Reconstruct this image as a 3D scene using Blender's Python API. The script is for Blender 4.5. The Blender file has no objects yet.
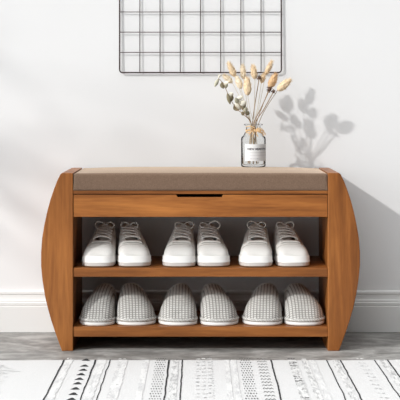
import bpy, bmesh, math, random
from mathutils import Vector, Matrix, noise

PI = math.pi
scene = bpy.context.scene
COL = scene.collection
R = random.Random(7)

# ------------------------------------------------------------------ camera geometry
F, CY, CZ = 1424.0, -4.0, 0.705           # focal length in px, camera y and height


def P(px, py, y):
    d = y - CY
    return Vector(((px - 200) * d / F, y, CZ - (py - 100) * d / F))


# ------------------------------------------------------------------ materials
def mat(name, color=(.8, .8, .8), rough=.6, **kw):
    m = bpy.data.materials.new(name)
    m.use_nodes = True
    b = m.node_tree.nodes['Principled BSDF']
    b.inputs['Base Color'].default_value = (*color, 1)
    b.inputs['Roughness'].default_value = rough
    for k, v in kw.items():
        b.inputs[k.replace('_', ' ')].default_value = v
    return m


class NT:
    def __init__(s, m):
        s.t = m.node_tree
        s.b = s.t.nodes['Principled BSDF']

    def n(s, kind, **kw):
        x = s.t.nodes.new(kind)
        for k, v in kw.items():
            setattr(x, k, v)
        return x

    def l(s, a, b):
        s.t.links.new(a, b)

    def coord(s, scale=(1, 1, 1), out='Object', loc=(0, 0, 0)):
        c = s.n('ShaderNodeTexCoord')
        mp = s.n('ShaderNodeMapping')
        mp.inputs['Scale'].default_value = scale
        mp.inputs['Location'].default_value = loc
        s.l(c.outputs[out], mp.inputs['Vector'])
        return mp.outputs['Vector']

    def noise(s, vec, scale=5, detail=4, rough=.5, dist=0):
        x = s.n('ShaderNodeTexNoise')
        x.inputs['Scale'].default_value = scale
        x.inputs['Detail'].default_value = detail
        x.inputs['Roughness'].default_value = rough
        x.inputs['Distortion'].default_value = dist
        s.l(vec, x.inputs['Vector'])
        return x.outputs['Fac']

    def ramp(s, fac, stops):
        x = s.n('ShaderNodeValToRGB')
        e = x.color_ramp.elements
        while len(e) < len(stops):
            e.new(.5)
        for i, (p, c) in enumerate(stops):
            e[i].position = p
            e[i].color = (*c, 1)
        s.l(fac, x.inputs['Fac'])
        return x.outputs['Color']

    def math(s, op, a, b=None, clamp=False):
        x = s.n('ShaderNodeMath', operation=op, use_clamp=clamp)
        for i, v in enumerate((a, b)):
            if v is None:
                continue
            if isinstance(v, (int, float)):
                x.inputs[i].default_value = v
            else:
                s.l(v, x.inputs[i])
        return x.outputs[0]

    def bump(s, h, strength=.3, dist=.001):
        x = s.n('ShaderNodeBump')
        x.inputs['Strength'].default_value = strength
        x.inputs['Distance'].default_value = dist
        s.l(h, x.inputs['Height'])
        s.l(x.outputs['Normal'], s.b.inputs['Normal'])

    def base(s, c):
        s.l(c, s.b.inputs['Base Color'])


def wood(name, axis, seed=0, g=1.0):
    m = mat(name, rough=.42, Specular_IOR_Level=.3)
    t = NT(m)
    sc = {'x': (2.2, 26, 26), 'y': (26, 2.2, 26), 'z': (24, 24, 1.8)}[axis]
    v = t.coord(sc, loc=(seed, seed * 2, seed * 3))
    n1 = t.noise(v, 1.0, 6, .55, .6)
    v2 = t.coord(tuple(k * 7 for k in sc))
    n2 = t.noise(v2, 1.0, 3, .6)
    mix = t.math('ADD', t.math('MULTIPLY', n1, .75), t.math('MULTIPLY', n2, .25))
    c = t.ramp(mix, [(q, tuple(k * g for k in c_)) for q, c_ in ((.28, (.115, .036, .0085)), (.5, (.258, .088, .020)), (.70, (.42, .158, .038)))])
    t.base(c)
    t.bump(n2, .12, .0006)
    return m


M = {}
M['wood_drawer'] = wood('honey_wood_drawer_front', 'x', 9, 1.13)
M['wood_v'] = wood('honey_wood_upright', 'z')
M['wood_h'] = wood('honey_wood_lengthwise', 'x', 3)

m = mat('painted_wall', (.80, .80, .80), .75)
t = NT(m); v = t.coord((1, 1, 1))
t.base(t.ramp(t.noise(v, 2.0, 2), [(.3, (.79, .79, .79)), (.7, (.82, .82, .82))]))
t.bump(t.noise(v, 260, 3), .05, .0005)
M['wall'] = m
M['baseboard'] = mat('baseboard_paint', (.78, .78, .765), .45)

m = mat('concrete_floor', rough=.55)
t = NT(m); v = t.coord((1, 1.6, 1))
a = t.noise(v, 9, 8, .62, .5)
b_ = t.noise(v, 55, 4, .6)
mx = t.math('ADD', t.math('MULTIPLY', a, .8), t.math('MULTIPLY', b_, .2))
t.base(t.ramp(mx, [(.36, (.15, .146, .137)), (.5, (.27, .264, .25)), (.64, (.46, .452, .435))]))
t.bump(b_, .15, .001)
M['floor'] = m


def weave(m, scale, strength, cols):
    t = NT(m)
    v = t.coord((1, 1, 1))
    w1 = t.n('ShaderNodeTexWave', bands_direction='X'); w1.inputs['Scale'].default_value = scale
    w2 = t.n('ShaderNodeTexWave', bands_direction='Z'); w2.inputs['Scale'].default_value = scale
    for w in (w1, w2):
        w.inputs['Distortion'].default_value = 1.5
        t.l(v, w.inputs['Vector'])
    nz = t.noise(v, scale * 2.2, 3, .7)
    k = t.math('ADD', t.math('MULTIPLY', t.math('MULTIPLY', w1.outputs['Fac'], w2.outputs['Fac']), .4), t.math('MULTIPLY', nz, .6))
    t.base(t.ramp(k, cols))
    t.bump(k, strength, .001)


m = mat('brown_linen', rough=.95, Sheen_Weight=.8, Sheen_Roughness=.45)
m.node_tree.nodes['Principled BSDF'].inputs['Sheen Tint'].default_value = (1, .80, .62, 1)
weave(m, 160, .35, [(.25, (.12, .072, .045)), (.7, (.27, .175, .12))])
M['linen'] = m

m = mat('white_canvas', rough=.85)
weave(m, 300, .15, [(.2, (.66, .65, .62)), (.7, (.80, .79, .76))])
M['canvas'] = m
M['rubber'] = mat('white_rubber', (.80, .79, .765), .45)
M['outsole'] = mat('gum_outsole', (.42, .36, .28), .6)
M['lace'] = mat('white_cotton_lace', (.72, .70, .66), .9)
M['lining'] = mat('shaded_shoe_lining', (.22, .20, .18), .9)  # colour darkened to paint the shade down in the shoe throat
M['stitch'] = mat('seam_stitch', (.55, .53, .5), .9)
M['eyelet'] = mat('metal_eyelet', (.45, .43, .4), .35, Metallic=.8)

# grid knit on the slippers: raised pale blocks with darker grooves, in UV metres
m = mat('grid_knit', rough=.95)
t = NT(m)
v = t.coord((1, 1, 1), 'UV')
sep = t.n('ShaderNodeSeparateXYZ'); t.l(v, sep.inputs[0])
fr = []
for out, per, wid in (('X', .0100, .17), ('Y', .0078, .15)):
    q = t.math('DIVIDE', sep.outputs[out], per)
    q = t.math('ABSOLUTE', t.math('SUBTRACT', t.math('FRACT', q), .5))
    g = t.n('ShaderNodeMapRange', interpolation_type='SMOOTHSTEP')
    g.inputs['From Min'].default_value = .5 - wid * 1.5
    g.inputs['From Max'].default_value = .5 - wid * .3
    t.l(q, g.inputs['Value'])
    fr.append(g.outputs[0])
gro = t.math('MAXIMUM', fr[0], t.math('MULTIPLY', fr[1], 1.0))
nz = t.noise(v, 500, 3, .7)
k = t.math('SUBTRACT', t.math('ADD', .78, t.math('MULTIPLY', nz, .22)), t.math('MULTIPLY', gro, .62), True)
t.base(t.ramp(k, [(.1, (.17, .162, .15)), (.5, (.36, .35, .33)), (.9, (.64, .63, .60))]))
t.bump(k, .7, .0015)
M['knit'] = m
m = mat('ribbed_welt', rough=.95)
t = NT(m); v = t.coord((1, 1, 1), 'UV')
nz = t.noise(v, 260, 3, .7)
t.base(t.ramp(nz, [(.38, (.30, .29, .27)), (.6, (.74, .73, .70))])); t.bump(nz, .8, .002)
M['welt'] = m
M['insole'] = mat('grey_insole', (.45, .44, .42), .95)

m = mat('rug_cotton', rough=.95, Sheen_Weight=.1)
t = NT(m); v = t.coord((1, 1, 1))
nz = t.noise(v, 420, 3, .7)
t.base(t.ramp(nz, [(.3, (.60, .60, .595)), (.7, (.71, .71, .705))])); t.bump(nz, .3, .001)
M['rug'] = m


def ink(name, lo, hi, sc, thr):
    m = mat(name, rough=.95)
    t = NT(m); v = t.coord((1, .22, 1))
    nz = t.noise(v, sc, 4, .7)
    t.base(t.ramp(nz, [(thr - .08, lo), (thr + .12, hi)]))
    return m


M['ink'] = ink('rug_black_print', (.018, .018, .02), (.07, .07, .07), 160, .6)
M['ink_mid'] = ink('rug_grey_print', (.07, .07, .07), (.35, .35, .35), 150, .55)
M['ink_faint'] = ink('rug_faded_print', (.36, .36, .36), (.72, .72, .71), 110, .44)
M['ink_pale'] = ink('rug_pale_print', (.55, .55, .55), (.73, .73, .72), 70, .44)

M['wire'] = mat('dark_wire', (.045, .022, .022), .45, Metallic=.2)
m = mat('clear_glass')
_n = m.node_tree.nodes; _l = m.node_tree.links
_tr = _n.new('ShaderNodeBsdfTransparent'); _gl = _n.new('ShaderNodeBsdfGlossy'); _mx = _n.new('ShaderNodeMixShader')
_lw = _n.new('ShaderNodeLayerWeight'); _lw.inputs['Blend'].default_value = .10
_rp = _n.new('ShaderNodeValToRGB'); _rp.color_ramp.elements[0].color = (.97, .975, .975, 1); _rp.color_ramp.elements[1].color = (.72, .735, .735, 1)
_rp.color_ramp.elements[0].position = .6
_gl.inputs['Roughness'].default_value = .02
_l.new(_lw.outputs['Facing'], _rp.inputs['Fac']); _l.new(_rp.outputs['Color'], _tr.inputs['Color'])
_l.new(_lw.outputs['Fresnel'], _mx.inputs['Fac']); _l.new(_tr.outputs[0], _mx.inputs[1]); _l.new(_gl.outputs[0], _mx.inputs[2])
_l.new(_mx.outputs[0], _n['Material Output'].inputs['Surface'])
M['glass'] = m
M['paper'] = mat('label_paper', (.82, .82, .82), .7)
M['print'] = mat('label_print', (.06, .06, .07), .7)
M['print_grey'] = mat('label_rule', (.45, .45, .46), .7)
M['raffia'] = mat('raffia', (.70, .47, .25), .8)
M['stem'] = mat('dried_stem', (.30, .19, .10), .8)
M['stem_pale'] = mat('pale_stem', (.58, .50, .36), .8)
M['fluff'] = mat('cream_fluff', (.80, .63, .42), .95)
M['fluff_pale'] = mat('pale_fluff', (.84, .73, .56), .95)
M['fluff_tan'] = mat('tan_fluff', (.64, .42, .23), .95)
M['pod'] = mat('brown_pod', (.12, .065, .04), .85)
M['leaf'] = mat('dried_leaf', (.52, .50, .38), .8)
M['leaf_pale'] = mat('pale_leaf', (.78, .74, .62), .8)
M['leaf_dark'] = mat('dark_leaf', (.20, .17, .10), .8)
M['green'] = mat('green_leaf', (.07, .16, .04), .5)
M['bark'] = mat('bark', (.16, .11, .07), .9)
M['pot'] = mat('ceramic_pot', (.6, .6, .58), .5)


# ------------------------------------------------------------------ mesh helpers
def link(name, bm, mats, parent=None, smooth=True, **props):
    me = bpy.data.meshes.new(name)
    bm.normal_update()
    bm.to_mesh(me); bm.free()
    for k in (mats if isinstance(mats, (list, tuple)) else [mats]):
        me.materials.append(M[k])
    if smooth:
        for p in me.polygons:
            p.use_smooth = True
    o = bpy.data.objects.new(name, me)
    COL.objects.link(o)
    if parent:
        o.parent = parent
    for k, v in props.items():
        o[k] = v
    return o


def empty(name, loc, label, cat, group=None, rz=0):
    o = bpy.data.objects.new(name, None)
    COL.objects.link(o)
    o.location = loc
    o.rotation_euler = (0, 0, rz)
    o.empty_display_size = .05
    o['label'] = label; o['category'] = cat
    if cat: o['kind'] = 'thing'
    if group:
        o['group'] = group
    return o


def box(bm, x0, x1, y0, y1, z0, z1, bev=.0015, seg=2):
    vs = [bm.verts.new((x, y, z)) for x in (x0, x1) for y in (y0, y1) for z in (z0, z1)]
    fs = [(0, 1, 3, 2), (4, 6, 7, 5), (0, 4, 5, 1), (2, 3, 7, 6), (0, 2, 6, 4), (1, 5, 7, 3)]
    faces = [bm.faces.new([vs[i] for i in f]) for f in fs]
    if bev:
        es = {e for f in faces for e in f.edges}
        bmesh.ops.bevel(bm, geom=list(es), offset=bev, segments=seg, affect='EDGES', profile=.5)


def extrude_y(bm, pts, y0, y1, bev=.0015, seg=2):
    """closed outline pts [(x, z)] extruded along y"""
    a = [bm.verts.new((x, y0, z)) for x, z in pts]
    b = [bm.verts.new((x, y1, z)) for x, z in pts]
    n = len(pts)
    f0 = bm.faces.new(a); f1 = bm.faces.new(b[::-1])
    for i in range(n):
        bm.faces.new((a[i], b[i], b[(i + 1) % n], a[(i + 1) % n]))
    bmesh.ops.recalc_face_normals(bm, faces=bm.faces[:])
    if bev:
        es = list(set(f0.edges[:] + f1.edges[:]))
        bmesh.ops.bevel(bm, geom=es, offset=bev, segments=seg, affect='EDGES', profile=.5)


def tube(bm, pts, r, n=8, closed=False, mi=0):
    pts = [Vector(p) for p in pts]
    k = len(pts)
    rs = r if isinstance(r, (list, tuple)) else [r] * k
    rings = []
    up = None
    for i, p in enumerate(pts):
        if closed:
            d = pts[(i + 1) % k] - pts[i - 1]
        else:
            d = pts[min(i + 1, k - 1)] - pts[max(i - 1, 0)]
        d.normalize()
        if up is None:
            up = Vector((0, 0, 1)) if abs(d.z) < .9 else Vector((1, 0, 0))
        s = d.cross(up)
        if s.length < 1e-5:
            s = d.cross(Vector((0, 1, 0)))
        s.normalize()
        up = s.cross(d).normalized()
        rings.append([bm.verts.new(p + (s * math.cos(2 * PI * j / n) + up * math.sin(2 * PI * j / n)) * rs[i]) for j in range(n)])
    for i in range(k if closed else k - 1):
        a, b = rings[i], rings[(i + 1) % k]
        for j in range(n):
            f = bm.faces.new((a[j], a[(j + 1) % n], b[(j + 1) % n], b[j])); f.material_index = mi
    if not closed:
        for rg, rev in ((rings[0], True), (rings[-1], False)):
            f = bm.faces.new(rg[::-1] if rev else rg); f.material_index = mi


def smooth_path(pts, sub=6):
    """Catmull-Rom"""
    pts = [Vector(p) for p in pts]
    out = []
    for i in range(len(pts) - 1):
        p0 = pts[max(i - 1, 0)]; p1 = pts[i]; p2 = pts[i + 1]; p3 = pts[min(i + 2, len(pts) - 1)]
        for j in range(sub):
            u = j / sub
            out.append(.5 * ((2 * p1) + (p2 - p0) * u + (2 * p0 - 5 * p1 + 4 * p2 - p3) * u * u + (3 * p1 - p0 - 3 * p2 + p3) * u ** 3))
    out.append(pts[-1])
    return out


def lathe(bm, prof, n=48, c=(0, 0, 0), cap0=False, cap1=False):
    rings = []
    for r, z in prof:
        rings.append([bm.verts.new((c[0] + r * math.cos(2 * PI * j / n), c[1] + r * math.sin(2 * PI * j / n), c[2] + z)) for j in range(n)])
    for a, b in zip(rings, rings[1:]):
        for j in range(n):
            bm.faces.new((a[j], a[(j + 1) % n], b[(j + 1) % n], b[j]))
    if cap0:
        bm.faces.new(rings[0][::-1])
    if cap1:
        bm.faces.new(rings[-1])


def grid(bm, fn, us, vs, mi=0, uvfn=None):
    """surface fn(u, v); returns verts[u][v]"""
    uvl = bm.loops.layers.uv.verify()
    g = [[bm.verts.new(fn(u, v)) for v in vs] for u in us]
    for i in range(len(us) - 1):
        for j in range(len(vs) - 1):
            try:
                f = bm.faces.new((g[i][j], g[i + 1][j], g[i + 1][j + 1], g[i][j + 1]))
            except ValueError:
                continue
            f.material_index = mi
            for lp, (a, b) in zip(f.loops, ((i, j), (i + 1, j), (i + 1, j + 1), (i, j + 1))):
                lp[uvl].uv = uvfn(us[a], vs[b]) if uvfn else (us[a], vs[b])
    return g


def lerp_tab(tab, s):
    if s <= tab[0][0]:
        return tab[0][1]
    for (a, x), (b, y) in zip(tab, tab[1:]):
        if s <= b:
            u = (s - a) / (b - a)
            u = u * u * (3 - 2 * u) * .5 + u * .5
            return x + (y - x) * u
    return tab[-1][1]


def linspace(a, b, n):
    return [a + (b - a) * i / (n - 1) for i in range(n)]


def solidify(o, th, off=-1):
    md = o.modifiers.new('thickness', 'SOLIDIFY'); md.thickness = th; md.offset = off
    md.use_even_offset = False


# ------------------------------------------------------------------ setting
WY = .33
bm = bmesh.new(); box(bm, -3, 3, WY, WY + .1, -.0, 2.7, 0)
link('wall_back', bm, 'wall', smooth=False, kind='structure')
bm = bmesh.new(); box(bm, -3, 3, -5, WY + .1, -.1, 0, 0)
link('floor', bm, 'floor', smooth=False, kind='structure')
# baseboard profile (distance from wall, z)
prof = [(0, .001), (.016, .001), (.016, .0785), (.0145, .080), (.0145, .0825), (.0155, .0835), (.0155, .090),
        (.0125, .0925), (.0125, .097), (.010, .1005), (.0085, .106), (.0075, .113), (.0095, .1165), (.0095, .122), (.006, .126), (0, .127)]
bm = bmesh.new()
a = [bm.verts.new((-3, WY - d, z)) for d, z in prof]
b = [bm.verts.new((3, WY - d, z)) for d, z in prof]
for i in range(len(prof) - 1):
    bm.faces.new((a[i], a[i + 1], b[i + 1], b[i]))
bm.faces.new(a); bm.faces.new(b[::-1])
bmesh.ops.recalc_face_normals(bm, faces=bm.faces[:])
link('baseboard_back', bm, 'baseboard', smooth=False, kind='structure')

# ------------------------------------------------------------------ bench
S = 1 / 356.0


def X(px): return (px - 200) * S
def Z(py): return (351 - py) * S


bench = empty('shoe_bench', (0, 0, 0), 'honey brown wooden shoe bench with curved sides, a drawer and two open shelves', 'bench')
XL, XR = X(73), X(328)
DEP = .3135
out = [(351, 62), (342, 58.6), (332, 55), (320, 51), (308, 47.6), (295, 44.7), (280, 42.3), (266, 41), (252, 41), (238, 42.1),
       (225, 44.2), (212, 47), (200, 50.2), (190, 53.6), (181, 57), (174.3, 60.3), (173, 62)]
for side in (-1, 1):
    pts = [(X(x), Z(y)) for y, x in out] + [(XL, Z(173)), (XL, Z(351))]
    if side > 0:
        pts = [(-(x - XL) + XR, z) for x, z in pts][::-1]
    bm = bmesh.new(); extrude_y(bm, pts, 0, DEP, .0018, 3)
    o = link('side_panel', bm, 'wood_v', bench, smooth=False)
E = .0002
bm = bmesh.new(); box(bm, XL + E, XR - E, .003, DEP - .002, Z(277), Z(268)); link('shelf', bm, 'wood_h', bench, False)
bm = bmesh.new(); box(bm, XL + E, XR - E, .003, DEP - .002, Z(337), Z(327)); link('shelf', bm, 'wood_h', bench, False)
bm = bmesh.new(); box(bm, XL + E, XR - E, .002, DEP, Z(194), Z(190.6), .001); link('seat_board', bm, 'wood_h', bench, False)
# drawer with a finger slot cut in its top edge
drawer = empty('drawer', (0, 0, 0), '', '')
del drawer['label'], drawer['category']
drawer.parent = bench
z0, z1, zn = Z(217), Z(194.8), Z(197.3)
xs0, xs1 = X(176.5), X(223)
pts = [(XL + .0012, z0), (XR - .0012, z0), (XR - .0012, z1), (xs1, z1)]
pts += [(xs1 - .004 * i / 4, z1 - (z1 - zn) * math.sin(PI / 2 * i / 4)) for i in range(1, 5)]
pts += [(xs0 + .004 * (1 - i / 4), z1 - (z1 - zn) * math.cos(PI / 2 * i / 4)) for i in range(0, 4)]
pts += [(xs0, z1), (XL + .0012, z1)]
bm = bmesh.new(); extrude_y(bm, pts, .002, .020, .0008, 2); link('drawer_front', bm, 'wood_drawer', drawer, False)
bm = bmesh.new()
box(bm, XL + .012, XR - .012, .0202, DEP - .03, z0 + .008, z0 + .014, 0)
box(bm, XL + .012, XL + .022, .0202, DEP - .03, z0 + .0141, z1 - .008, 0)
box(bm, XR - .022, XR - .012, .0202, DEP - .03, z0 + .0141, z1 - .008, 0)
link('drawer_box', bm, 'wood_h', drawer, False)
bm = bmesh.new(); box(bm, XL + E, XR - E, .021, DEP - .001, z0 - .0, z0 + .0075, .0005); link('box_floor', bm, 'wood_h', bench, False)
bm = bmesh.new(); box(bm, XL + E, XR - E, DEP - .014, DEP - .002, z0 + .0077, Z(194) - .0002, .0005); link('back_rail', bm, 'wood_h', bench, False)

# cushion
bm = bmesh.new()
cx0, cx1, cy0, cy1, cz0, cz1 = XL + .0006, XR - .0006, .001, DEP - .001, Z(190.6) + .0003, Z(173.4)
nx, ny, nz_ = 60, 30, 8
r = .007


def cush(x, y, z):
    # rounded box + crown
    c = Vector((min(max(x, cx0 + r), cx1 - r), min(max(y, cy0 + r), cy1 - r), min(max(z, cz0 + r * .4), cz1 - r)))
    d = Vector((x, y, z)) - c
    if d.length > 0:
        m_ = max(abs(d.x), abs(d.y), abs(d.z)) / r
        d = d.normalized() * r * m_ if z > cz0 + r else Vector((d.x, d.y, d.z))
    p = c + d
    u = (x - cx0) / (cx1 - cx0); w = (y - cy0) / (cy1 - cy0)
    k = max(0, (z - cz0) / (cz1 - cz0))
    p.z += .0085 * k * (max(0, 1 - abs(2 * u - 1) ** 6)) * (max(0, 1 - abs(2 * w - 1) ** 3))
    p.z += .0006 * k * noise.noise(Vector((x * 9, y * 9, 0)))
    return p


def steps(a, b, n):
    lst = [a, a + r * .25, a + r * .55, a + r * .8] + linspace(a + r, b - r, n) + [b - r * .8, b - r * .55, b - r * .25, b]
    return lst


xs, ys, zs = steps(cx0, cx1, nx), steps(cy0, cy1, ny), [cz0] + linspace(cz0 + r, cz1 - r, 4) + [cz1 - r * .8, cz1 - r * .55, cz1 - r * .25, cz1]
grid(bm, lambda a, b: cush(a, b, cz1), xs, ys)
grid(bm, lambda a, b: cush(a, b, cz0), xs, ys[::-1])
grid(bm, lambda a, b: cush(a, cy0, b), xs, zs)
grid(bm, lambda a, b: cush(a, cy1, b), xs[::-1], zs)
grid(bm, lambda a, b: cush(cx0, a, b), ys[::-1], zs)
grid(bm, lambda a, b: cush(cx1, a, b), ys, zs)
bmesh.ops.remove_doubles(bm, verts=bm.verts[:], dist=1e-5)
bmesh.ops.recalc_face_normals(bm, faces=bm.faces[:])
link('bench_cushion', bm, 'linen', label='long brown linen seat cushion lying on top of the wooden shoe bench', category='cushion')

# ------------------------------------------------------------------ sneakers
SL = .272


def sn_half(s, m, lat):
    """half width of the outline at s on the lateral or medial side"""
    if lat:
        w = lerp_tab([(0, .0455), (.25, .049), (.45, .047), (.7, .040), (.9, .036), (1, .034)], s)
    else:
        w = lerp_tab([(0, .0445), (.22, .0465), (.5, .042), (.7, .037), (.9, .035), (1, .034)], s)
    t0 = .17 if lat else .13
    k = 1
    if s < t0:
        k = (1 - (1 - s / t0) ** 2.9) ** (1 / 2.9)
    if s > .86:
        k = (max(0, 1 - ((s - .86) / .14) ** 2.3)) ** (1 / 2.3)
    return w * k


def sneaker(px, zfloor, medial, label, rot, y0, seed, variant):
    rr = random.Random(seed)
    root = empty('sneaker', ((px - 200) * (y0 + .07 - CY) / F, y0, zfloor), label, 'shoe', 'white sneakers on the upper shelf', rot)
    mm = medial
    ST = .0275  # sole height at toe

    def zsole(s): return lerp_tab([(0, .031), (.12, .0285), (.3, .025), (.6, .024), (1, .028)], s)

    def edge(s, q, inset=0):   # q in -1..1 across, at outline
        hw = sn_half(s, mm, q * mm < 0)
        return math.copysign(max(0, hw - inset), q) if q else 0

    # sole: side wall loop
    ss = [0, .002, .006, .014, .025, .04, .06, .08, .11, .14, .18] + linspace(.22, .84, 18) + [.87, .9, .93, .955, .975, .99, .997, 1]
    loop = [(s, 1) for s in ss] + [(s, -1) for s in ss[::-1][1:-1]]
    bm = bmesh.new()
    uvl = bm.loops.layers.uv.verify()
    prof_s = [(.002, 0), (0, .003), (0, .011), (-.0012, .0118), (-.0012, .0132), (0, .014), (0, .95), (.0015, 1.0), (.008, 1.0)]
    rings = []
    for ins, zf in prof_s:
        ring = []
        for s, q in loop:
            z = zf if zf < .02 else zsole(s) * zf
            yy = s * SL
            e = edge(s, q)
            f = 1 - ins / .045
            ring.append(bm.verts.new((e * f, .136 + (yy - .136) * (1 - ins / .136), z + .0012)))
        rings.append(ring)
    for i, (a, b) in enumerate(zip(rings, rings[1:])):
        for j in range(len(loop)):
            f = bm.faces.new((a[j], b[j], b[(j + 1) % len(loop)], a[(j + 1) % len(loop)]))
            f.material_index = 1 if i < 1 else 0
    f = bm.faces.new(rings[0]); f.material_index = 1
    bm.faces.new(rings[-1][::-1])
    bmesh.ops.recalc_face_normals(bm, faces=bm.faces[:])
    link('sole', bm, ['rubber', 'outsole'], root)

    H = [(0, .034), (.03, .043), (.10, .053), (.22, .062), (.34, .073), (.45, .088), (.58, .103), (.68, .105), (.8, .100), (1, .100)]

    def gap(s):
        return lerp_tab([(.25, 0), (.265, 12), (.32, 19), (.55, 22), (.63, 30), (.75, 56), (.88, 62), (1, 55)], s)

    def up(s, phi, off=0):
        a = math.radians(phi)
        q = 1 if phi > 0 else -1
        hw = abs(edge(s, q, .0022)) + off
        zs_ = zsole(s) - .003
        h = lerp_tab(H, s) + off
        sx = abs(math.sin(a)) ** .70
        cz = abs(math.cos(a)) ** .66
        k = cz
        # upper leans in towards the ankle
        lean = 1 - .10 * k * lerp_tab([(0, 0), (.3, .3), (.6, 1), (1, .6)], s)
        x = q * hw * sx * lean + mm * .010 * k * lerp_tab([(0, .2), (.3, .6), (.6, 1), (1, .2)], s)
        ypush = .004 * (1 - k) if False else 0
        y = s * SL + lerp_tab([(0, .012), (.1, .004), (.2, 0)], s) * k
        if s > .9:
            y = min(y, SL - .002 - .004 * k)
        return Vector((x, y, zs_ + (h - zs_) * k + .0012 + (.0012 * noise.noise(Vector((s * 14 + seed, phi * .05, seed))) if s > .1 else 0)))

    sv = [0, 0.0015, .006, .014, .028, .05, .08, .12, .16, .2, .235, .25, .265, .285, .32, .36, .40, .44, .48, .52, .56, .6, .64, .68, .72, .76, .8, .84, .88, .91, .94, .965, .985, .997]
    bm = bmesh.new()
    for q in (-1, 1):
        grid(bm, lambda s, u: up(s, q * (gap(s) + (90 - gap(s)) * u) if (gap(s) > 0 or u > 0) else q * .0001), sv, linspace(0, 1, 14),
             uvfn=lambda s, u: (u * .1, s * SL))
    bmesh.ops.remove_doubles(bm, verts=bm.verts[:], dist=3e-5)
    bmesh.ops.recalc_face_normals(bm, faces=bm.faces[:])
    # toe closing
    o = link('upper', bm, ['canvas', 'lining'], root)
    solidify(o, .0022)
    o.modifiers[0].material_offset = 0
    # eyestays: raised facing along the throat
    bm = bmesh.new()
    sv2 = [.265, .285, .32, .36, .40, .44, .48, .52, .56, .6, .635]
    for q in (-1, 1):
        grid(bm, lambda s, u: up(s, q * (gap(s) - .5 + (17 + 3 * math.sin((s - .265) / .37 * PI)) * u), .0014), sv2, linspace(0, 1, 6))
    grid(bm, lambda s, u: up(s, u, .0026), [.222, .238, .254, .266], linspace(-30, 30, 14))
    bmesh.ops.remove_doubles(bm, verts=bm.verts[:], dist=3e-5)
    bmesh.ops.recalc_face_normals(bm, faces=bm.faces[:])
    o = link('eyestay', bm, 'canvas', root); solidify(o, .0014, 0)
    # stitched toe seam
    bm = bmesh.new()
    for k_ in (.165, .175):
        tube(bm, [up(k_ + .05 * (abs(ph) / 80) ** 2, ph + .01, .0005) for ph in linspace(-78, 78, 26)], .0005, 5)
    link('toe_seam', bm, 'stitch', root)
    # tongue
    bm = bmesh.new()

    def tongue(s, u):
        base = up(s, .01)
        w = lerp_tab([(.34, .012), (.5, .018), (.72, .023)], s)
        z = base.z - .016 + lerp_tab([(.30, 0), (.36, .004), (.5, .006), (.6, .010), (.72, .020)], s) - .006 * u * u
        ytip = -.008 * max(0, (s - .6) / .12) * 0
        edge_drop = lerp_tab([(.66, 0), (.72, .006)], s) * u * u
        return Vector((base.x + u * w, base.y + ytip, z - edge_drop))
    grid(bm, tongue, linspace(.28, .72, 13), linspace(-1, 1, 9))
    o = link('tongue', bm, 'canvas', root); solidify(o, .004, 0)
    # insole inside the collar, throat shade put into its dark colour
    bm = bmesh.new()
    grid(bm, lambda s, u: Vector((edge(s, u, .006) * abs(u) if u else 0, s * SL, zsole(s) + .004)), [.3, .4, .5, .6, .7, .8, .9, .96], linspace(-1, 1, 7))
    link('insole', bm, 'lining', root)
    # laces
    bm = bmesh.new()
    rows = [.318, .375, .43, .49, .545, .60]
    le, re_ = [], []
    for s in rows:
        le.append(up(s, -(gap(s) + 7), .003)); re_.append(up(s, gap(s) + 7, .003))

    def lace(p, q, lift=.004, r_=.0024):
        m_ = (p + q) / 2 + Vector((0, -.0015, lift))
        tube(bm, smooth_path([p + Vector((0, .001, -.003)), p + (m_ - p) * .25 + Vector((0, -.0005, .0018)), m_, q + (m_ - q) * .25 + Vector((0, -.0005, .0018)), q + Vector((0, .001, -.003))], 5), r_, 7)
    lace(le[0], re_[0], .0075, .0029)
    for i in range(len(rows) - 1):
        lace(le[i], re_[i + 1], .004); lace(re_[i], le[i + 1], .0055)
    # bow
    kx = (le[-1] + re_[-1]) / 2 + Vector((0, -.004, .009))
    for q in (-1, 1):
        big = 1.15 + .5 * rr.random()
        if variant == 0 and q == -mm: big *= 1.15
        loop_ = [kx, kx + Vector((q * .007, -.003, .005)) * big, kx + Vector((q * .0145, -.007, .006)) * big, kx + Vector((q * .019, -.010, .0005)) * big,
                 kx + Vector((q * .014, -.011, -.006)) * big, kx + Vector((q * .006, -.006, -.003)) * big, kx]
        tube(bm, smooth_path(loop_, 5), .0019, 7)
        end = [kx, kx + Vector((q * .008, -.008, -.002)), kx + Vector((q * .013, -.018, -.011 + rr.uniform(-.002, .002))), kx + Vector((q * (.017 + rr.uniform(-.003, .003)), -.026, -.019))]
        tube(bm, smooth_path(end, 5), .0017, 7)
    bmesh.ops.create_icosphere(bm, subdivisions=2, radius=.0042, matrix=Matrix.Translation(kx))
    link('laces', bm, 'lace', root)
    for pl in le + re_:
        bm = bmesh.new()
        c = pl + Vector((0, 0, -.0024))
        tube(bm, [c + Vector((.003 * math.cos(a), .003 * math.sin(a) * .9, .003 * -.25 * math.sin(a) * 0)) for a in linspace(0, 2 * PI, 11)[:-1]], .0007, 5, True)
        link('eyelet', bm, 'eyelet', root)
    return root


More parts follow.
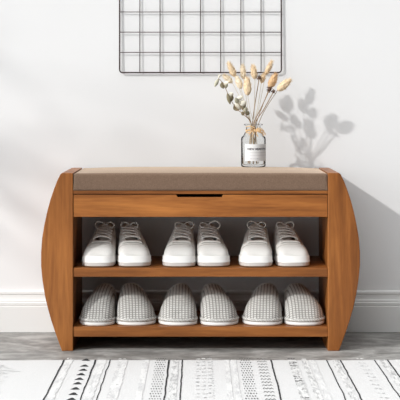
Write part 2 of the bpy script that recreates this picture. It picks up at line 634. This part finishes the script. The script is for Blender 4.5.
ZS1 = Z(268) + .0001
sn = [(99.2, 1, -.0, 'white lace-up sneaker, leftmost on the upper shelf'),
      (136, -1, .0, 'white lace-up sneaker with one big round lace loop, right shoe of the left pair'),
      (179.3, 1, -.0, 'white lace-up sneaker on the upper shelf, left shoe of the middle pair'),
      (213.8, -1, .0, 'white lace-up sneaker on the upper shelf, right shoe of the middle pair'),
      (255.6, 1, -.0, 'white lace-up sneaker on the upper shelf, left shoe of the right pair'),
      (293.3, -1, .0, 'white lace-up sneaker on the upper shelf nearest the right side panel')]
rots = [.02, -.075, -.0, -.055, .015, -.015]
rots = [.03, .09, .02, .06, .01, .075]
for i, (px, md, _, lab) in enumerate(sn):
    sneaker(px, ZS1, md, lab, rots[i] if md < 0 else -rots[i], .012 + .003 * (i % 2), 11 + i, i % 3)

# ------------------------------------------------------------------ slippers
PL = .262


def slipper(px, width, medial, label, rot, y0, seed, peak):
    root = empty('slipper', ((px - 200) * (y0 + .06 - CY) / F, y0, ZS0), label, 'slipper', 'grey grid-knit slippers on the lower shelf', rot)
    mm = medial
    W = width / 2

    def half(s, q):
        lat = q * mm < 0
        w = W * (lerp_tab([(0, 1.0), (.28, 1.03), (.55, .88), (.8, .74), (1, .7)], s) if lat else lerp_tab([(0, .96), (.22, .95), (.5, .80), (.8, .68), (1, .64)], s))
        t0 = .25 if lat else .19
        k = 1
        if s < t0:
            k = (1 - (1 - s / t0) ** 2.3) ** (1 / 2.3)
        if s > .82:
            k = (max(0, 1 - ((s - .82) / .18) ** 2.2)) ** (1 / 2.2)
        return w * k
    ss = [0, .002, .006, .014, .025, .04, .06, .08, .11, .14, .18] + linspace(.22, .80, 16) + [.84, .88, .91, .94, .965, .985, .996, 1]
    loop = [(s, 1) for s in ss] + [(s, -1) for s in ss[::-1][1:-1]]

    def loft(bm, prof_s, cap=True):
        uvl = bm.loops.layers.uv.verify()
        rings = []
        for ins, z in prof_s:
            rings.append([bm.verts.new((q * half(s, q) * (1 - ins / .05), .13 + (s * PL - .13) * (1 - ins / .13), z + .0004)) for s, q in loop])
        arc = [0]
        for j in range(len(loop)):
            arc.append(arc[-1] + (rings[0][j].co - rings[0][(j + 1) % len(loop)].co).length)
        for i, (a, b) in enumerate(zip(rings, rings[1:])):
            for j in range(len(loop)):
                j2 = (j + 1) % len(loop)
                f = bm.faces.new((a[j], b[j], b[j2], a[j2]))
                for lp, (jj, ii) in zip(f.loops, ((j, i), (j, i + 1), (j + 1, i + 1), (j + 1, i))):
                    lp[uvl].uv = (arc[jj], ii * .003)
        if cap:
            bm.faces.new(rings[0]); bm.faces.new(rings[-1][::-1])
        bmesh.ops.recalc_face_normals(bm, faces=bm.faces[:])
    bm = bmesh.new(); loft(bm, [(.003, 0), (.0005, .0015), (0, .004), (0, .0085), (.001, .010), (.006, .0102)]); link('sole', bm, 'rubber', root)
    bm = bmesh.new(); loft(bm, [(.005, .0103), (.001, .0108), (-.0012, .013), (-.0015, .0165), (.0003, .019), (.004, .0198), (.010, .0198)]); link('welt', bm, 'welt', root)
    bm = bmesh.new(); loft(bm, [(.0075, .0200), (.0072, .0225), (.009, .0235), (.02, .0238)]); link('insole', bm, 'insole', root)
    Hh = [(0, .030), (.03, .045), (.08, .059), (.16, .074), (.26, .087), (.38, .096), (.48, .101), (.56, .102)]
    smax = .55

    def up(s, u):
        a = u * PI / 2
        q = 1 if u > 0 else -1
        hw = max(0, half(s, q) - .0022)
        h = lerp_tab(Hh, s) + .002 * peak
        zs_ = .0165
        k = abs(math.cos(a)) ** .82
        sx = abs(math.sin(a)) ** .88
        lean = 1 - .10 * k * min(1, s / .4)
        x = q * hw * sx * lean + mm * (.010 + .006 * peak) * k * min(1, s / .35)
        y = s * PL + lerp_tab([(0, .014), (.1, .005), (.2, 0)], s) * k
        # opening edge curves forward in the middle
        if s > .45:
            y -= .012 * (s - .45) / .1 * (1 - abs(u)) ** 2
        return Vector((x, y, zs_ + (h - zs_) * k + .0016 * noise.noise(Vector((x * 30, y * 30, seed)))))
    sv = [0, 0.0015, .006, .014, .028, .045, .065, .09, .12, .15, .18, .22, .26, .3, .34, .38, .42, .46, .5, .53, .55]
    bm = bmesh.new()
    tot = 2 * W * 1.75
    grid(bm, up, sv, linspace(-1, 1, 41), uvfn=lambda s, u: (up(s, u).x * 1.12 - mm * .4 * up(s, u).y * .1 + 10, up(s, u).y * .9 + up(s, u).z * .9 + 10))
    bmesh.ops.remove_doubles(bm, verts=bm.verts[:], dist=3e-5)
    bmesh.ops.recalc_face_normals(bm, faces=bm.faces[:])
    o = link('vamp', bm, 'knit', root); solidify(o, .004)
    bm = bmesh.new()
    tube(bm, [up(smax, u) + Vector((0, .001, -.001)) for u in linspace(-.93, .93, 30)], .0032, 8)
    link('collar_binding', bm, 'welt', root)
    return root


ZS0 = Z(327) + .0001
sl = [(96.9, 36.8, 1, 'grey grid-knit slipper in the left corner of the lower shelf, half in shade', -.06, .5),
      (136.9, 40.3, -1, 'grey grid-knit slipper on the lower shelf, right one of the left pair', .06, .9),
      (179, 39.6, 1, 'grey grid-knit slipper on the lower shelf, left one of the middle pair', .03, .0),
      (220, 39, -1, 'grey grid-knit slipper on the lower shelf, right one of the middle pair', .07, .8),
      (262, 40.5, 1, 'grey grid-knit slipper on the lower shelf, left one of the right pair', -.05, .5),
      (304.8, 41.5, -1, 'grey grid-knit slipper in the right corner of the lower shelf', .06, .6)]
for i, (px, w, md, lab, rt, pk) in enumerate(sl):
    slipper(px, w * 4.07 / F, md, lab, rt, .012 + .002 * ((i * 2) % 3), 31 + i, pk)

# ------------------------------------------------------------------ wire grid on the wall
GY = WY - .0085
g0, g1 = P(119.6, 72.6, GY), P(281.3, 72.6, GY)
gw = g1.x - g0.x
step = gw / 8
gz = g0.z
rows_n = 9
gh = rows_n * step
wg = empty('wire_grid_panel', ((g0.x + g1.x) / 2, GY, gz), 'dark metal wire grid panel hanging on the white wall', 'wall grid')
wg.rotation_euler = (-math.atan(.0045 / gh), 0, 0)
bm = bmesh.new()
rc = .009; hw = gw / 2; pts = []
for cxx, czz, a0 in ((hw - rc, rc, -90), (hw - rc, gh - rc, 0), (-hw + rc, gh - rc, 90), (-hw + rc, rc, 180)):
    for i in range(7):
        a = math.radians(a0 + 15 * i)
        pts.append((cxx + rc * math.cos(a), 0, czz + rc * math.sin(a)))
tube(bm, pts, .0021, 8, True)
link('outer_frame', bm, 'wire', wg)
for i in range(1, 8):
    bm = bmesh.new(); x = -hw + i * step
    tube(bm, [(x, .0012, 0), (x, .0012, gh)], .00125, 8); link('upright_wire', bm, 'wire', wg)
for i in range(1, rows_n):
    bm = bmesh.new(); z = i * step
    tube(bm, [(-hw, -.0012, z), (hw, -.0012, z)], .00125, 8); link('cross_wire', bm, 'wire', wg)

# ------------------------------------------------------------------ vase
VY = .205
vc = P(253.4, 168, VY)
VX = vc.x
VZ = .5085 - .0004
SC = F / (VY - CY)
vase = empty('glass_vase', (VX, VY, VZ), 'small clear glass bottle vase with a white label and raffia bow, standing on the cushion', 'vase')
VH = CZ - 24 / SC - VZ
rb = 12.3 / SC; rn = 7.3 / SC; rr_ = 9.4 / SC
zsh = CZ - 36.5 / SC - VZ      # shoulder
zn0 = CZ - 33 / SC - VZ
prof = [(.0005, .0), (rb - .004, 0), (rb - .001, .0012), (rb, .004), (rb, zsh - .006), (rb - .0015, zsh - .0015), (rb - .006, zsh + .002), (rn + .004, zn0 + .001), (rn + .0005, zn0 + .004),
        (rn, zn0 + .009), (rn, VH - .008), (rn + .002, VH - .0045), (rr_ - .0005, VH - .003), (rr_, VH - .0015), (rr_ - .001, VH), (rn - .0005, VH - .001),
        (rn - .002, VH - .006), (rn - .002, zn0 + .006), (rn + .001, zn0), (rb - .008, zsh), (rb - .0035, zsh - .004), (rb - .0024, zsh - .01), (rb - .0024, .009), (rb - .006, .006), (.0005, .0055)]
bm = bmesh.new(); lathe(bm, prof, 64, cap0=True, cap1=True)
bmesh.ops.recalc_face_normals(bm, faces=bm.faces[:])
link('bottle', bm, 'glass', vase)
# label, wrapped round the right-hand front
lz0, lz1 = .705 - 60.5 / SC - VZ, .705 - 43.8 / SC - VZ
R_ = rb + .0004


def onv(a, z, d=0): return Vector(((R_ + d) * math.sin(a), -(R_ + d) * math.cos(a), z))


a0, a1 = math.asin(-8.6 / 12.3), math.radians(82)
bm = bmesh.new(); grid(bm, lambda a, z: onv(a, z), linspace(a0, a1, 30), [lz0, lz1])
lab = link('paper_label', bm, 'paper', vase, False); solidify(lab, .0002, 1)


def wrap_text(s, a_start, a_end, z, size, mname, parent):
    cu = bpy.data.curves.new('t', 'FONT'); cu.body = s; cu.size = size; cu.offset = size * .03
    to = bpy.data.objects.new('t', cu); COL.objects.link(to)
    dg = bpy.context.evaluated_depsgraph_get(); dg.update()
    me = bpy.data.meshes.new_from_object(to.evaluated_get(dg))
    bpy.data.objects.remove(to)
    xs_ = [v.co.x for v in me.vertices]
    lo, hi = min(xs_), max(xs_)
    bm = bmesh.new(); bm.from_mesh(me)
    for v in bm.verts:
        v.co = onv(a_start + (a_end - a_start) * (v.co.x - lo) / (hi - lo), z + v.co.y, .0005)
    link('label_text', bm, mname, parent)


wrap_text('DIEW MEADOWS', math.asin(-6.2 / 12.3), math.radians(72), .705 - 49.6 / SC - VZ, .0085, 'print', lab)
for zz, s0, s1 in ((52.2, -5.5, 11.6), (55.0, -5, 11.6)):
    bm = bmesh.new()
    z = .705 - zz / SC - VZ
    grid(bm, lambda a, q: onv(a, q, .0005), linspace(math.asin(s0 / 12.3), math.asin(s1 / 12.3), 16), [z, z + .0006])
    link('label_rule', bm, 'print_grey', lab)
wrap_text('DRY FLOWERS', math.asin(-3.5 / 12.3), math.radians(25), .705 - 58.6 / SC - VZ, .0026, 'print_grey', lab)
# raffia bow round the neck
bm = bmesh.new()
zr = zn0 + .006
rnn = rn + .0012
for k in range(4):
    tube(bm, [Vector((rnn * math.cos(a), rnn * math.sin(a), zr + k * .0013 + .001 * math.sin(a * 2 + k))) for a in linspace(0, 2 * PI, 25)[:-1]], .0009, 6, True)
kn = Vector((.004, -rnn - .002, zr + .002))
bmesh.ops.create_icosphere(bm, subdivisions=2, radius=.0035, matrix=Matrix.Translation(kn))
bow = [[(0, 0, 0), (.010, -.004, .006), (.020, -.003, .004), (.026, 0, -.003), (.020, -.002, -.008), (.009, -.004, -.004), (0, 0, 0)],
       [(0, 0, 0), (-.010, -.003, .005), (-.021, -.003, .002), (-.027, 0, -.005), (-.018, -.004, -.008), (-.008, -.004, -.003), (0, 0, 0)],
       [(0, 0, 0), (.008, -.005, -.001), (.016, -.006, -.004), (.024, -.003, -.010), (.025, 0, -.017)],
       [(0, 0, 0), (-.004, -.005, -.007), (-.007, -.007, -.014), (-.006, -.008, -.021)],
       [(0, 0, 0), (.004, -.005, -.006), (.004, -.007, -.013), (.009, -.008, -.019)],
       [(0, 0, 0), (-.010, -.004, -.004), (-.016, -.006, -.010), (-.019, -.006, -.015)],
       [(0, 0, 0), (-.003, -.005, .008), (-.018, -.003, .012), (-.028, 0, .010)],
       [(0, 0, 0), (.012, -.004, .001), (.022, -.003, -.001), (.030, 0, -.009), (.029, 0, -.014)]]
for i, b_ in enumerate(bow):
    for e in range(2):
        dz = Vector((0, .0005 * e, .0016 * e))
        tube(bm, smooth_path([kn + Vector(p) * (1 - .07 * e) + dz for p in b_], 5), .0010, 6)
link('raffia_bow', bm, 'raffia', vase)


# ------------------------------------------------------------------ dried stems
def c2(x, y):   # crop coordinates -> photo
    return 205 + x / 4.444, 55 + y / 4.444


def stem_path(foot, neck, head):
    mid = neck + (head - neck) * .45 + Vector((foot.x - neck.x, 0, 0)) * .15
    return smooth_path([foot, foot + (neck - foot) * .5, neck, mid, head], 7)


def in_vase(dx, dy, z): return Vector((VX + dx, VY + dy, VZ + z))


def fluffy(bm, base, tip, w, rg, hairs=330, hl=.0088):
    ax = tip - base; L = ax.length; ax.normalize()
    s = ax.cross(Vector((0, 1, 0))).normalized(); u = s.cross(ax)
    n, kk = 14, 12
    rings = []

    def rad(q): return w / 2 * (math.sin(PI * min(1, q ** .8 * .97 + .02)) ** .62)
    for i in range(kk + 1):
        q = i / kk
        rings.append([bm.verts.new(base + ax * L * q + (s * math.cos(2 * PI * j / n) + u * math.sin(2 * PI * j / n)) * max(.0004, rad(q) * .78 * (1 + .12 * rg.uniform(-1, 1)))) for j in range(n)])
    for a, b in zip(rings, rings[1:]):
        for j in range(n):
            bm.faces.new((a[j], a[(j + 1) % n], b[(j + 1) % n], b[j]))
    bm.faces.new(rings[0][::-1]); bm.faces.new(rings[-1])
    for _ in range(hairs):
        q = rg.uniform(.02, 1); a = rg.uniform(0, 2 * PI)
        d = s * math.cos(a) + u * math.sin(a)
        p = base + ax * L * q + d * rad(q) * .7
        h = (d * .75 + ax * rg.uniform(.8, 1.5)).normalized() * hl * rg.uniform(.6, 1.1)
        sd = h.cross(Vector((rg.uniform(-1, 1), rg.uniform(-1, 1), rg.uniform(-1, 1)))).normalized() * .0005
        bm.faces.new([bm.verts.new(p + sd), bm.verts.new(p + h), bm.verts.new(p - sd)])


heads = [  # base, tip, width in crop px (4.444/px), y, material, label
    ((134, 97), (104, 33), 27, 0.215, 'fluff', 'cream bunny-tail seed head leaning left, topmost on the left of the bunch'),
    ((172, 108), (167, 43), 24, 0.230, 'fluff_pale', 'pale upright bunny-tail seed head, second from the left at the bunch top'),
    ((222, 108), (213, 46), 27, 0.222, 'fluff', 'cream upright bunny-tail seed head at the middle of the bunch top'),
    ((268, 88), (299, 26), 21, 0.235, 'fluff', 'slim cream bunny-tail seed head leaning right, the highest of the bunch'),
    ((190, 180), (187, 98), 34, 0.190, 'fluff', 'large golden bunny-tail seed head standing lowest at the front of the bunch'),
    ((160, 150), (142, 96), 26, 0.202, 'fluff_pale', 'pale bunny-tail seed head just left of the low golden one'),
    ((122, 124), (83, 90), 24, 0.210, 'fluff_pale', 'pale bunny-tail seed head leaning far left beside the dried leaves'),
    ((286, 147), (317, 82), 34, 0.200, 'fluff_tan', 'tan brown bunny-tail seed head leaning right beside the dark pods'),
    ((322, 158), (381, 108), 36, 0.195, 'fluff', 'broad golden bunny-tail seed head pointing right at the edge of the bunch'),
    ((250, 125), (262, 84), 19, 0.220, 'fluff', 'thin cream bunny-tail seed head behind the dark brown pod'),
]
for i, (b0, t0, w, yy, mt, lb) in enumerate(heads):
    rg = random.Random(100 + i)
    B = P(*c2(*b0), yy); T = P(*c2(*t0), yy + rg.uniform(-.006, .004))
    ang = 2 * PI * i / len(heads)
    foot = in_vase(.017 * math.cos(ang * 3 + 1), .014 * math.sin(ang * 3 + 1), .0085)
    neck = in_vase((B.x - VX) * .18 + rg.uniform(-.004, .004), (B.y - VY) * .3 + rg.uniform(-.006, .006), VH)
    root = empty('bunny_tail_grass', foot, lb, 'dried flower', 'dried bunny-tail grasses in the glass vase')
    bm = bmesh.new()
    tube(bm, [p - foot for p in stem_path(foot, neck, B)], .0007 if i not in (7, 8) else .001, 6)
    link('stem', bm, 'stem' if i in (7, 8) else 'stem_pale', root)
    bm = bmesh.new()
    fluffy(bm, B - foot, T - foot, w / 4.444 / 341 * 1.25, rg)
    link('seed_head', bm, mt, root, smooth=False)

# brown pods
pods = [((241, 103), 11, 0.208, 'dark brown seed pod near the middle of the dried bunch'),
        ((288, 152), 14, 0.193, 'larger dark brown seed pod under the tan seed head on the right'),
        ((305, 163), 9, 0.190, 'small dark brown seed pod lowest on the right of the bunch')]
for i, (c, w, yy, lb) in enumerate(pods):
    rg = random.Random(200 + i)
    Cc = P(*c2(*c), yy)
    foot = in_vase(-.012 + .011 * i, -.012 + .006 * i, .0085)
    neck = in_vase(-.003 + .004 * i, -.003, VH)
    root = empty('dried_seed_pod', foot, lb, 'dried flower', 'brown seed pods in the dried bunch')
    bm = bmesh.new(); tube(bm, [p - foot for p in stem_path(foot, neck, Cc)], .0014, 6); link('stem', bm, 'stem', root)
    bm = bmesh.new()
    rad = w / 4.444 / 341
    bmesh.ops.create_icosphere(bm, subdivisions=2, radius=rad * .62, matrix=Matrix.Translation(Cc - foot))
    for _ in range(26):
        d = Vector((rg.gauss(0, 1), rg.gauss(0, 1), rg.gauss(0, 1) + .5)).normalized()
        tube(bm, [Cc - foot + d * rad * .5, Cc - foot + d * rad * .9, Cc - foot + d * rad * 1.25], [.0012, .001, .0002], 5)
    link('pod', bm, 'pod', root)


def leaf(bm, base, tip, w, bend=.2, side=None, mi=0):
    ax = tip - base; L = ax.length
    s = (side or ax.cross(Vector((.3, -1, .2)))).normalized()
    nrm = ax.normalized().cross(s)
    n = 9
    rows = []
    for i in range(n):
        q = i / (n - 1)
        c = base + ax * q + nrm * bend * L * math.sin(PI * q)
        ww = w / 2 * math.sin(PI * min(1, .04 + q * .95)) ** .8
        rows.append([bm.verts.new(c + s * ww * k + nrm * abs(k) * ww * .5) for k in (-1, -.5, 0, .5, 1)])
    for a, b in zip(rows, rows[1:]):
        for j in range(4):
            f = bm.faces.new((a[j], a[j + 1], b[j + 1], b[j])); f.material_index = mi


def sprig(name, pts, leaves, lb, smat, lmats, foot):
    y0 = VY - .01
    path = [P(*c2(*p), y0 - .010 + .004 * math.sin(i)) for i, p in enumerate(pts)]
    neck = in_vase(-.006, -.004, VH)
    root = empty(name, foot, lb, 'dried leaves')
    bm = bmesh.new()
    tube(bm, [p - foot for p in smooth_path([foot, foot + (neck - foot) * .5, neck] + path, 6)], .0009, 6)
    link('stem', bm, smat, root)
    for (b0, t0, w, mt) in leaves:
        bm = bmesh.new()
        yb = y0 - .006
        B, T = P(*c2(*b0), yb), P(*c2(*t0), yb + .012 * R.uniform(-1, .6))
        leaf(bm, B - foot, T - foot, w / 4.444 / 341 * 1.35, R.uniform(-.15, .2))
        o = link('leaf', bm, mt, root); solidify(o, .0003)


sprig('dried_leaf_sprig', [(178, 270), (140, 238), (112, 195), (92, 150), (74, 118), (58, 104)],
      [((60, 106), (42, 142), 13, 'leaf'), ((58, 103), (70, 84), 7, 'leaf_pale'), ((76, 120), (82, 150), 17, 'leaf_dark'), ((82, 130), (104, 120), 14, 'leaf_pale'), ((92, 150), (98, 128), 12, 'leaf'),
       ((100, 170), (112, 220), 15, 'leaf_dark'), ((108, 185), (124, 168), 16, 'leaf_pale'), ((120, 205), (120, 180), 14, 'leaf_dark'), ((130, 220), (150, 248), 18, 'leaf_dark')],
      'long arching sprig of dry grey-green leaves reaching left out of the vase', 'stem', None, in_vase(.012, .006, .009))
sprig('dried_leaf_sprig', [(185, 272), (170, 245), (152, 220), (142, 195)],
      [((142, 195), (168, 184), 15, 'leaf_pale'), ((145, 200), (158, 245), 30, 'leaf_pale'), ((160, 225), (182, 205), 26, 'leaf_pale'), ((150, 215), (133, 190), 16, 'leaf'),
       ((172, 250), (176, 226), 15, 'leaf_dark'), ((180, 262), (184, 232), 16, 'leaf'), ((184, 268), (196, 250), 14, 'leaf_dark'), ((176, 258), (160, 262), 14, 'leaf_dark')],
      'short sprig of broad pale curled leaves just above the vase mouth', 'stem', None, in_vase(-.016, .002, .009))

# ------------------------------------------------------------------ rug
def rug_edge(x): return -.168 + .004 * noise.noise(Vector((x * 3.1, 0, 4))) + .0015 * noise.noise(Vector((x * 17, 0, 2)))
def rug_h(x, y):
    return .0055 + .0018 * noise.noise(Vector((x * 4, y * 5, 1))) + .0006 * noise.noise(Vector((x * 16, y * 16, 8)))


bm = bmesh.new()
xs = linspace(-1.15, 1.15, 150)
vs = [0, .0015, .006] + linspace(.02, 1, 60)


def rug_pt(x, v):
    e = rug_edge(x)
    y = e + (-1.35 - e) * v
    h = rug_h(x, y)
    if v == 0: h -= .0018
    return Vector((x, y, h))


top = grid(bm, rug_pt, xs[::-1], vs)
bt = [[bm.verts.new((v.co.x, v.co.y, .0006)) for v in (row[0], row[-1])] for row in top]
for i in range(len(top) - 1):
    bm.faces.new((top[i][0], bt[i][0], bt[i + 1][0], top[i + 1][0]))
    bm.faces.new((top[i][-1], top[i + 1][-1], bt[i + 1][1], bt[i][1]))
    bm.faces.new((bt[i][0], bt[i][1], bt[i + 1][1], bt[i + 1][0]))


def mark(pts, mi):
    q = [bm.verts.new((x, y, rug_h(x, y) + .0009)) for x, y in pts]
    f = bm.faces.new(q); f.material_index = mi
    f.normal_update()
    if f.normal.z < 0: f.normal_flip()


def XR_(px): return (px - 200) * (1003.9 / 262) / F
def YR(py): return 1003.9 / (py - 100) + CY


def stripe(x0, w, mi, y0=None, y1=-1.3, jit=.001, taper=1.0, seed=0, ragged=0.0):
    y = (rug_edge(x0) - .003) if y0 is None else y0
    st = .012
    k = 0
    while y > y1:
        ya, yb = y, y - st
        def e(yy, sg):
            fr = min(1, (-.14 - yy) / .5)
            ww = w / 2 * (1 + (taper - 1) * fr) * (1 + ragged * noise.noise(Vector((yy * 50, seed, sg))))
            return x0 + jit * noise.noise(Vector((yy * 14, seed * 3.3, 0))) + sg * ww
        mark([(e(ya, -1), ya), (e(ya, 1), ya), (e(yb, 1), yb), (e(yb, -1), yb)], mi)
        y = yb
        k += 1


pxw = .00269
for k, (x, w, tp) in enumerate(((64.4, 1.7, .8), (95.9, 1.9, .55), (110.2, 1.1, .8), (169, 1.9, .7), (182.5, 1.35, .9), (270.6, 1.45, 1), (326.4, 1.2, .9), (340.2, 1.35, 1), (374.5, 1.2, 1), (387.6, 1.5, 1),
                               (20, 1.2, 1), (-30, 1.5, 1), (430, 1.4, 1), (455, 1.2, 1))):
    if x == 20: continue
    stripe(XR_(x), w * pxw, 1, jit=.0018, taper=tp, seed=k, ragged=.35)
for k, (x0, x1, mi) in enumerate(((66.5, 73, 4), (98.5, 106.5, 4), (118.5, 128, 4), (143.5, 149.5, 4), (172.2, 179, 3), (301, 307, 3), (309, 314.5, 4), (331.5, 337.5, 3), (379, 385, 3), (395, 402, 4), (224, 229, 4), (231, 236, 4), (-10, -2, 4), (440, 450, 3))):
    stripe(XR_((x0 + x1) / 2), (x1 - x0) * pxw, mi, jit=.002, seed=40 + k, ragged=.5)
stripe(XR_(291.8), 8.5 * pxw, 3, jit=.001, seed=60, ragged=.1)
# smudge on the left
for k in range(60):
    x = -.53 + R.gauss(0, .022); y = -.36 + R.gauss(0, .09)
    if y < rug_edge(x) - .01:
        mark([(x, y), (x + .012, y - .002), (x + .013, y - .009), (x + .001, y - .008)], 4)
# triangles
for x, y in ((85.7, 363), (84.2, 368.9), (82.8, 373.1), (80.7, 377.6), (78.9, 382.2), (77.2, 386.6), (75, 391.8), (73, 397.2), (71, 402.6), (69, 408), (67, 413)):
    d = 1003.9 / (y - 100)
    xx = (x - 200) * d / F; yy = d + CY
    w = .0118
    mark([(xx - w, yy), (xx - w * .2, yy + .026), (xx + w * .15, yy + .028), (xx + w, yy)], 1)
# dotted lattices
for (xa, xb, rowh, sz) in ((156, 165.5, .040, .0018), (240, 250, .040, .0020)):
    X0, X1 = XR_(xa), XR_(xb)
    y = -.150; r_ = 0
    while y > -1.2:
        n = 5
        for i in range(n if r_ % 2 == 0 else n - 1):
            x = X0 + (X1 - X0) * (i + (.5 if r_ % 2 else 0)) / (n - 1)
            a, b = sz * R.uniform(.7, 1.2), sz * 4.6 * R.uniform(.7, 1.1)
            mark([(x - a, y), (x, y + b), (x + a, y), (x, y - b)], 2)
        y -= rowh * .72; r_ += 1
# zigzag rows
X0, X1 = XR_(256.5), XR_(266)
y = -.150
while y > -1.2:
    xs_ = linspace(X0, X1, 7)
    for i in range(6):
        o0 = .006 if i % 2 else -.006
        mark([(xs_[i], y + o0), (xs_[i + 1], y - o0), (xs_[i + 1], y - o0 - .0060), (xs_[i], y + o0 - .0060)], 2)
    y -= .040
# rows of short dashes
for (xa, xb, st_, mi, k) in ((196, 213, .045, 3, 3), (201.5, 206.5, .045, 3, 1), (211, 213.5, .03, 3, 1), (118.5, 128, .05, 3, 2), (357, 365, .05, 3, 2), (288, 296, .034, 2, 3), (287.8, 296.2, .05, 2, 2), (66.5, 73, .06, 4, 2), (301, 307, .05, 3, 1)):
    X0, X1 = XR_(xa), XR_(xb)
    y = -.15
    while y > -1.2:
        for i in range(k):
            a = X0 + (X1 - X0) * i / k; b = a + (X1 - X0) / k * R.uniform(.45, .9)
            h = .010 * R.uniform(.6, 1.3); dy = R.uniform(-.006, .006)
            mark([(a, y + dy), (b, y + dy), (b, y + dy - h), (a, y + dy - h)], mi)
        y -= st_
link('striped_rug', bm, ['rug', 'ink', 'ink_mid', 'ink_faint', 'ink_pale'], label='white cotton rug with black and grey tribal stripes on the concrete floor', category='rug')

# ------------------------------------------------------------------ unseen potted tree, added left of the frame to throw dappled shade
SUN = Vector((1.4, 1.0, -.93)).normalized()      # direction the light travels
pc = Vector((-1.0, WY, .84)) - Vector((1.4, 1.0, -.93)) * 1.75
plant = empty('added_shade_tree', (pc.x, pc.y, 0), 'tall green potted tree added out of view on the left to throw dappled shade', 'plant')
bm = bmesh.new(); lathe(bm, [(.10, .0005), (.13, .02), (.16, .28), (.165, .30), (.15, .30), (.145, .27)], 32, cap0=True, cap1=True); link('pot', bm, 'pot', plant)
bm = bmesh.new(); tube(bm, smooth_path([(0, 0, .2), (.03, 0, .7), (-.02, .02, 1.2), (0, 0, pc.z)], 6), [.02] * 19, 10); link('trunk', bm, 'bark', plant)
bm = bmesh.new(); bl = bmesh.new()
rg = random.Random(5)
for i in range(34):
    d = Vector((rg.gauss(0, 1), rg.gauss(0, 1), rg.gauss(.2, .8))).normalized()
    st0 = Vector((0, 0, pc.z - rg.uniform(0, .35)))
    L = rg.uniform(.35, .95)
    end = st0 + d * L + Vector((0, 0, -.05))
    path = smooth_path([st0, st0 + d * L * .5 + Vector((0, 0, .04)), end], 5)
    tube(bl, path, .004, 5)
    for q in range(3, 11):
        if rg.random() < .5: continue
        b0 = path[min(q, 10)]
        dd = (d * .6 + Vector((rg.gauss(0, .8), rg.gauss(0, .8), rg.gauss(-.2, .6)))).normalized()
        leaf(bm, b0, b0 + dd * rg.uniform(.07, .13), rg.uniform(.028, .045), .1)
link('branches', bl, 'bark', plant); link('foliage', bm, 'green', plant)

# ------------------------------------------------------------------ light, world, camera
sd = bpy.data.lights.new('sun', 'SUN'); sd.energy = 2.05; sd.angle = math.radians(1.3); sd.color = (1, .985, .965)
so = bpy.data.objects.new('sun', sd); COL.objects.link(so); so.rotation_euler = SUN.to_track_quat('-Z', 'Y').to_euler(); so.location = (-3, -2, 3)
w = bpy.data.worlds.new('room_light'); scene.world = w; w.use_nodes = True
nt = w.node_tree; bg = nt.nodes['Background']
tc = nt.nodes.new('ShaderNodeTexCoord'); sp = nt.nodes.new('ShaderNodeSeparateXYZ'); mr = nt.nodes.new('ShaderNodeMapRange')
nt.links.new(tc.outputs['Generated'], sp.inputs[0]); mz = nt.nodes.new('ShaderNodeMath'); mz.operation = 'MULTIPLY'; mz.inputs[1].default_value = -.62; nt.links.new(sp.outputs['Z'], mz.inputs[0])
ma = nt.nodes.new('ShaderNodeMath'); ma.operation = 'MULTIPLY_ADD'; ma.inputs[1].default_value = .78
nt.links.new(sp.outputs['X'], ma.inputs[0]); nt.links.new(mz.outputs[0], ma.inputs[2]); nt.links.new(ma.outputs[0], mr.inputs['Value'])
mr.inputs['From Min'].default_value = -.15; mr.inputs['From Max'].default_value = -.5
mr.inputs['To Min'].default_value = .03; mr.inputs['To Max'].default_value = 2.1
nt.links.new(mr.outputs[0], bg.inputs['Strength'])
bg.inputs['Color'].default_value = (.97, .985, 1, 1)

cam = bpy.data.cameras.new('camera'); co = bpy.data.objects.new('camera', cam); COL.objects.link(co)
co.location = (0, CY, CZ); co.rotation_euler = (PI / 2, 0, 0)
cam.sensor_width = 36; cam.lens = F / 400 * 36; cam.shift_y = -.25; cam.clip_start = .05
scene.camera = co
vs_ = scene.view_settings
vs_.view_transform = 'Standard'; vs_.look = 'None'; vs_.gamma = 1; vs_.exposure = 0; vs_.use_curve_mapping = False
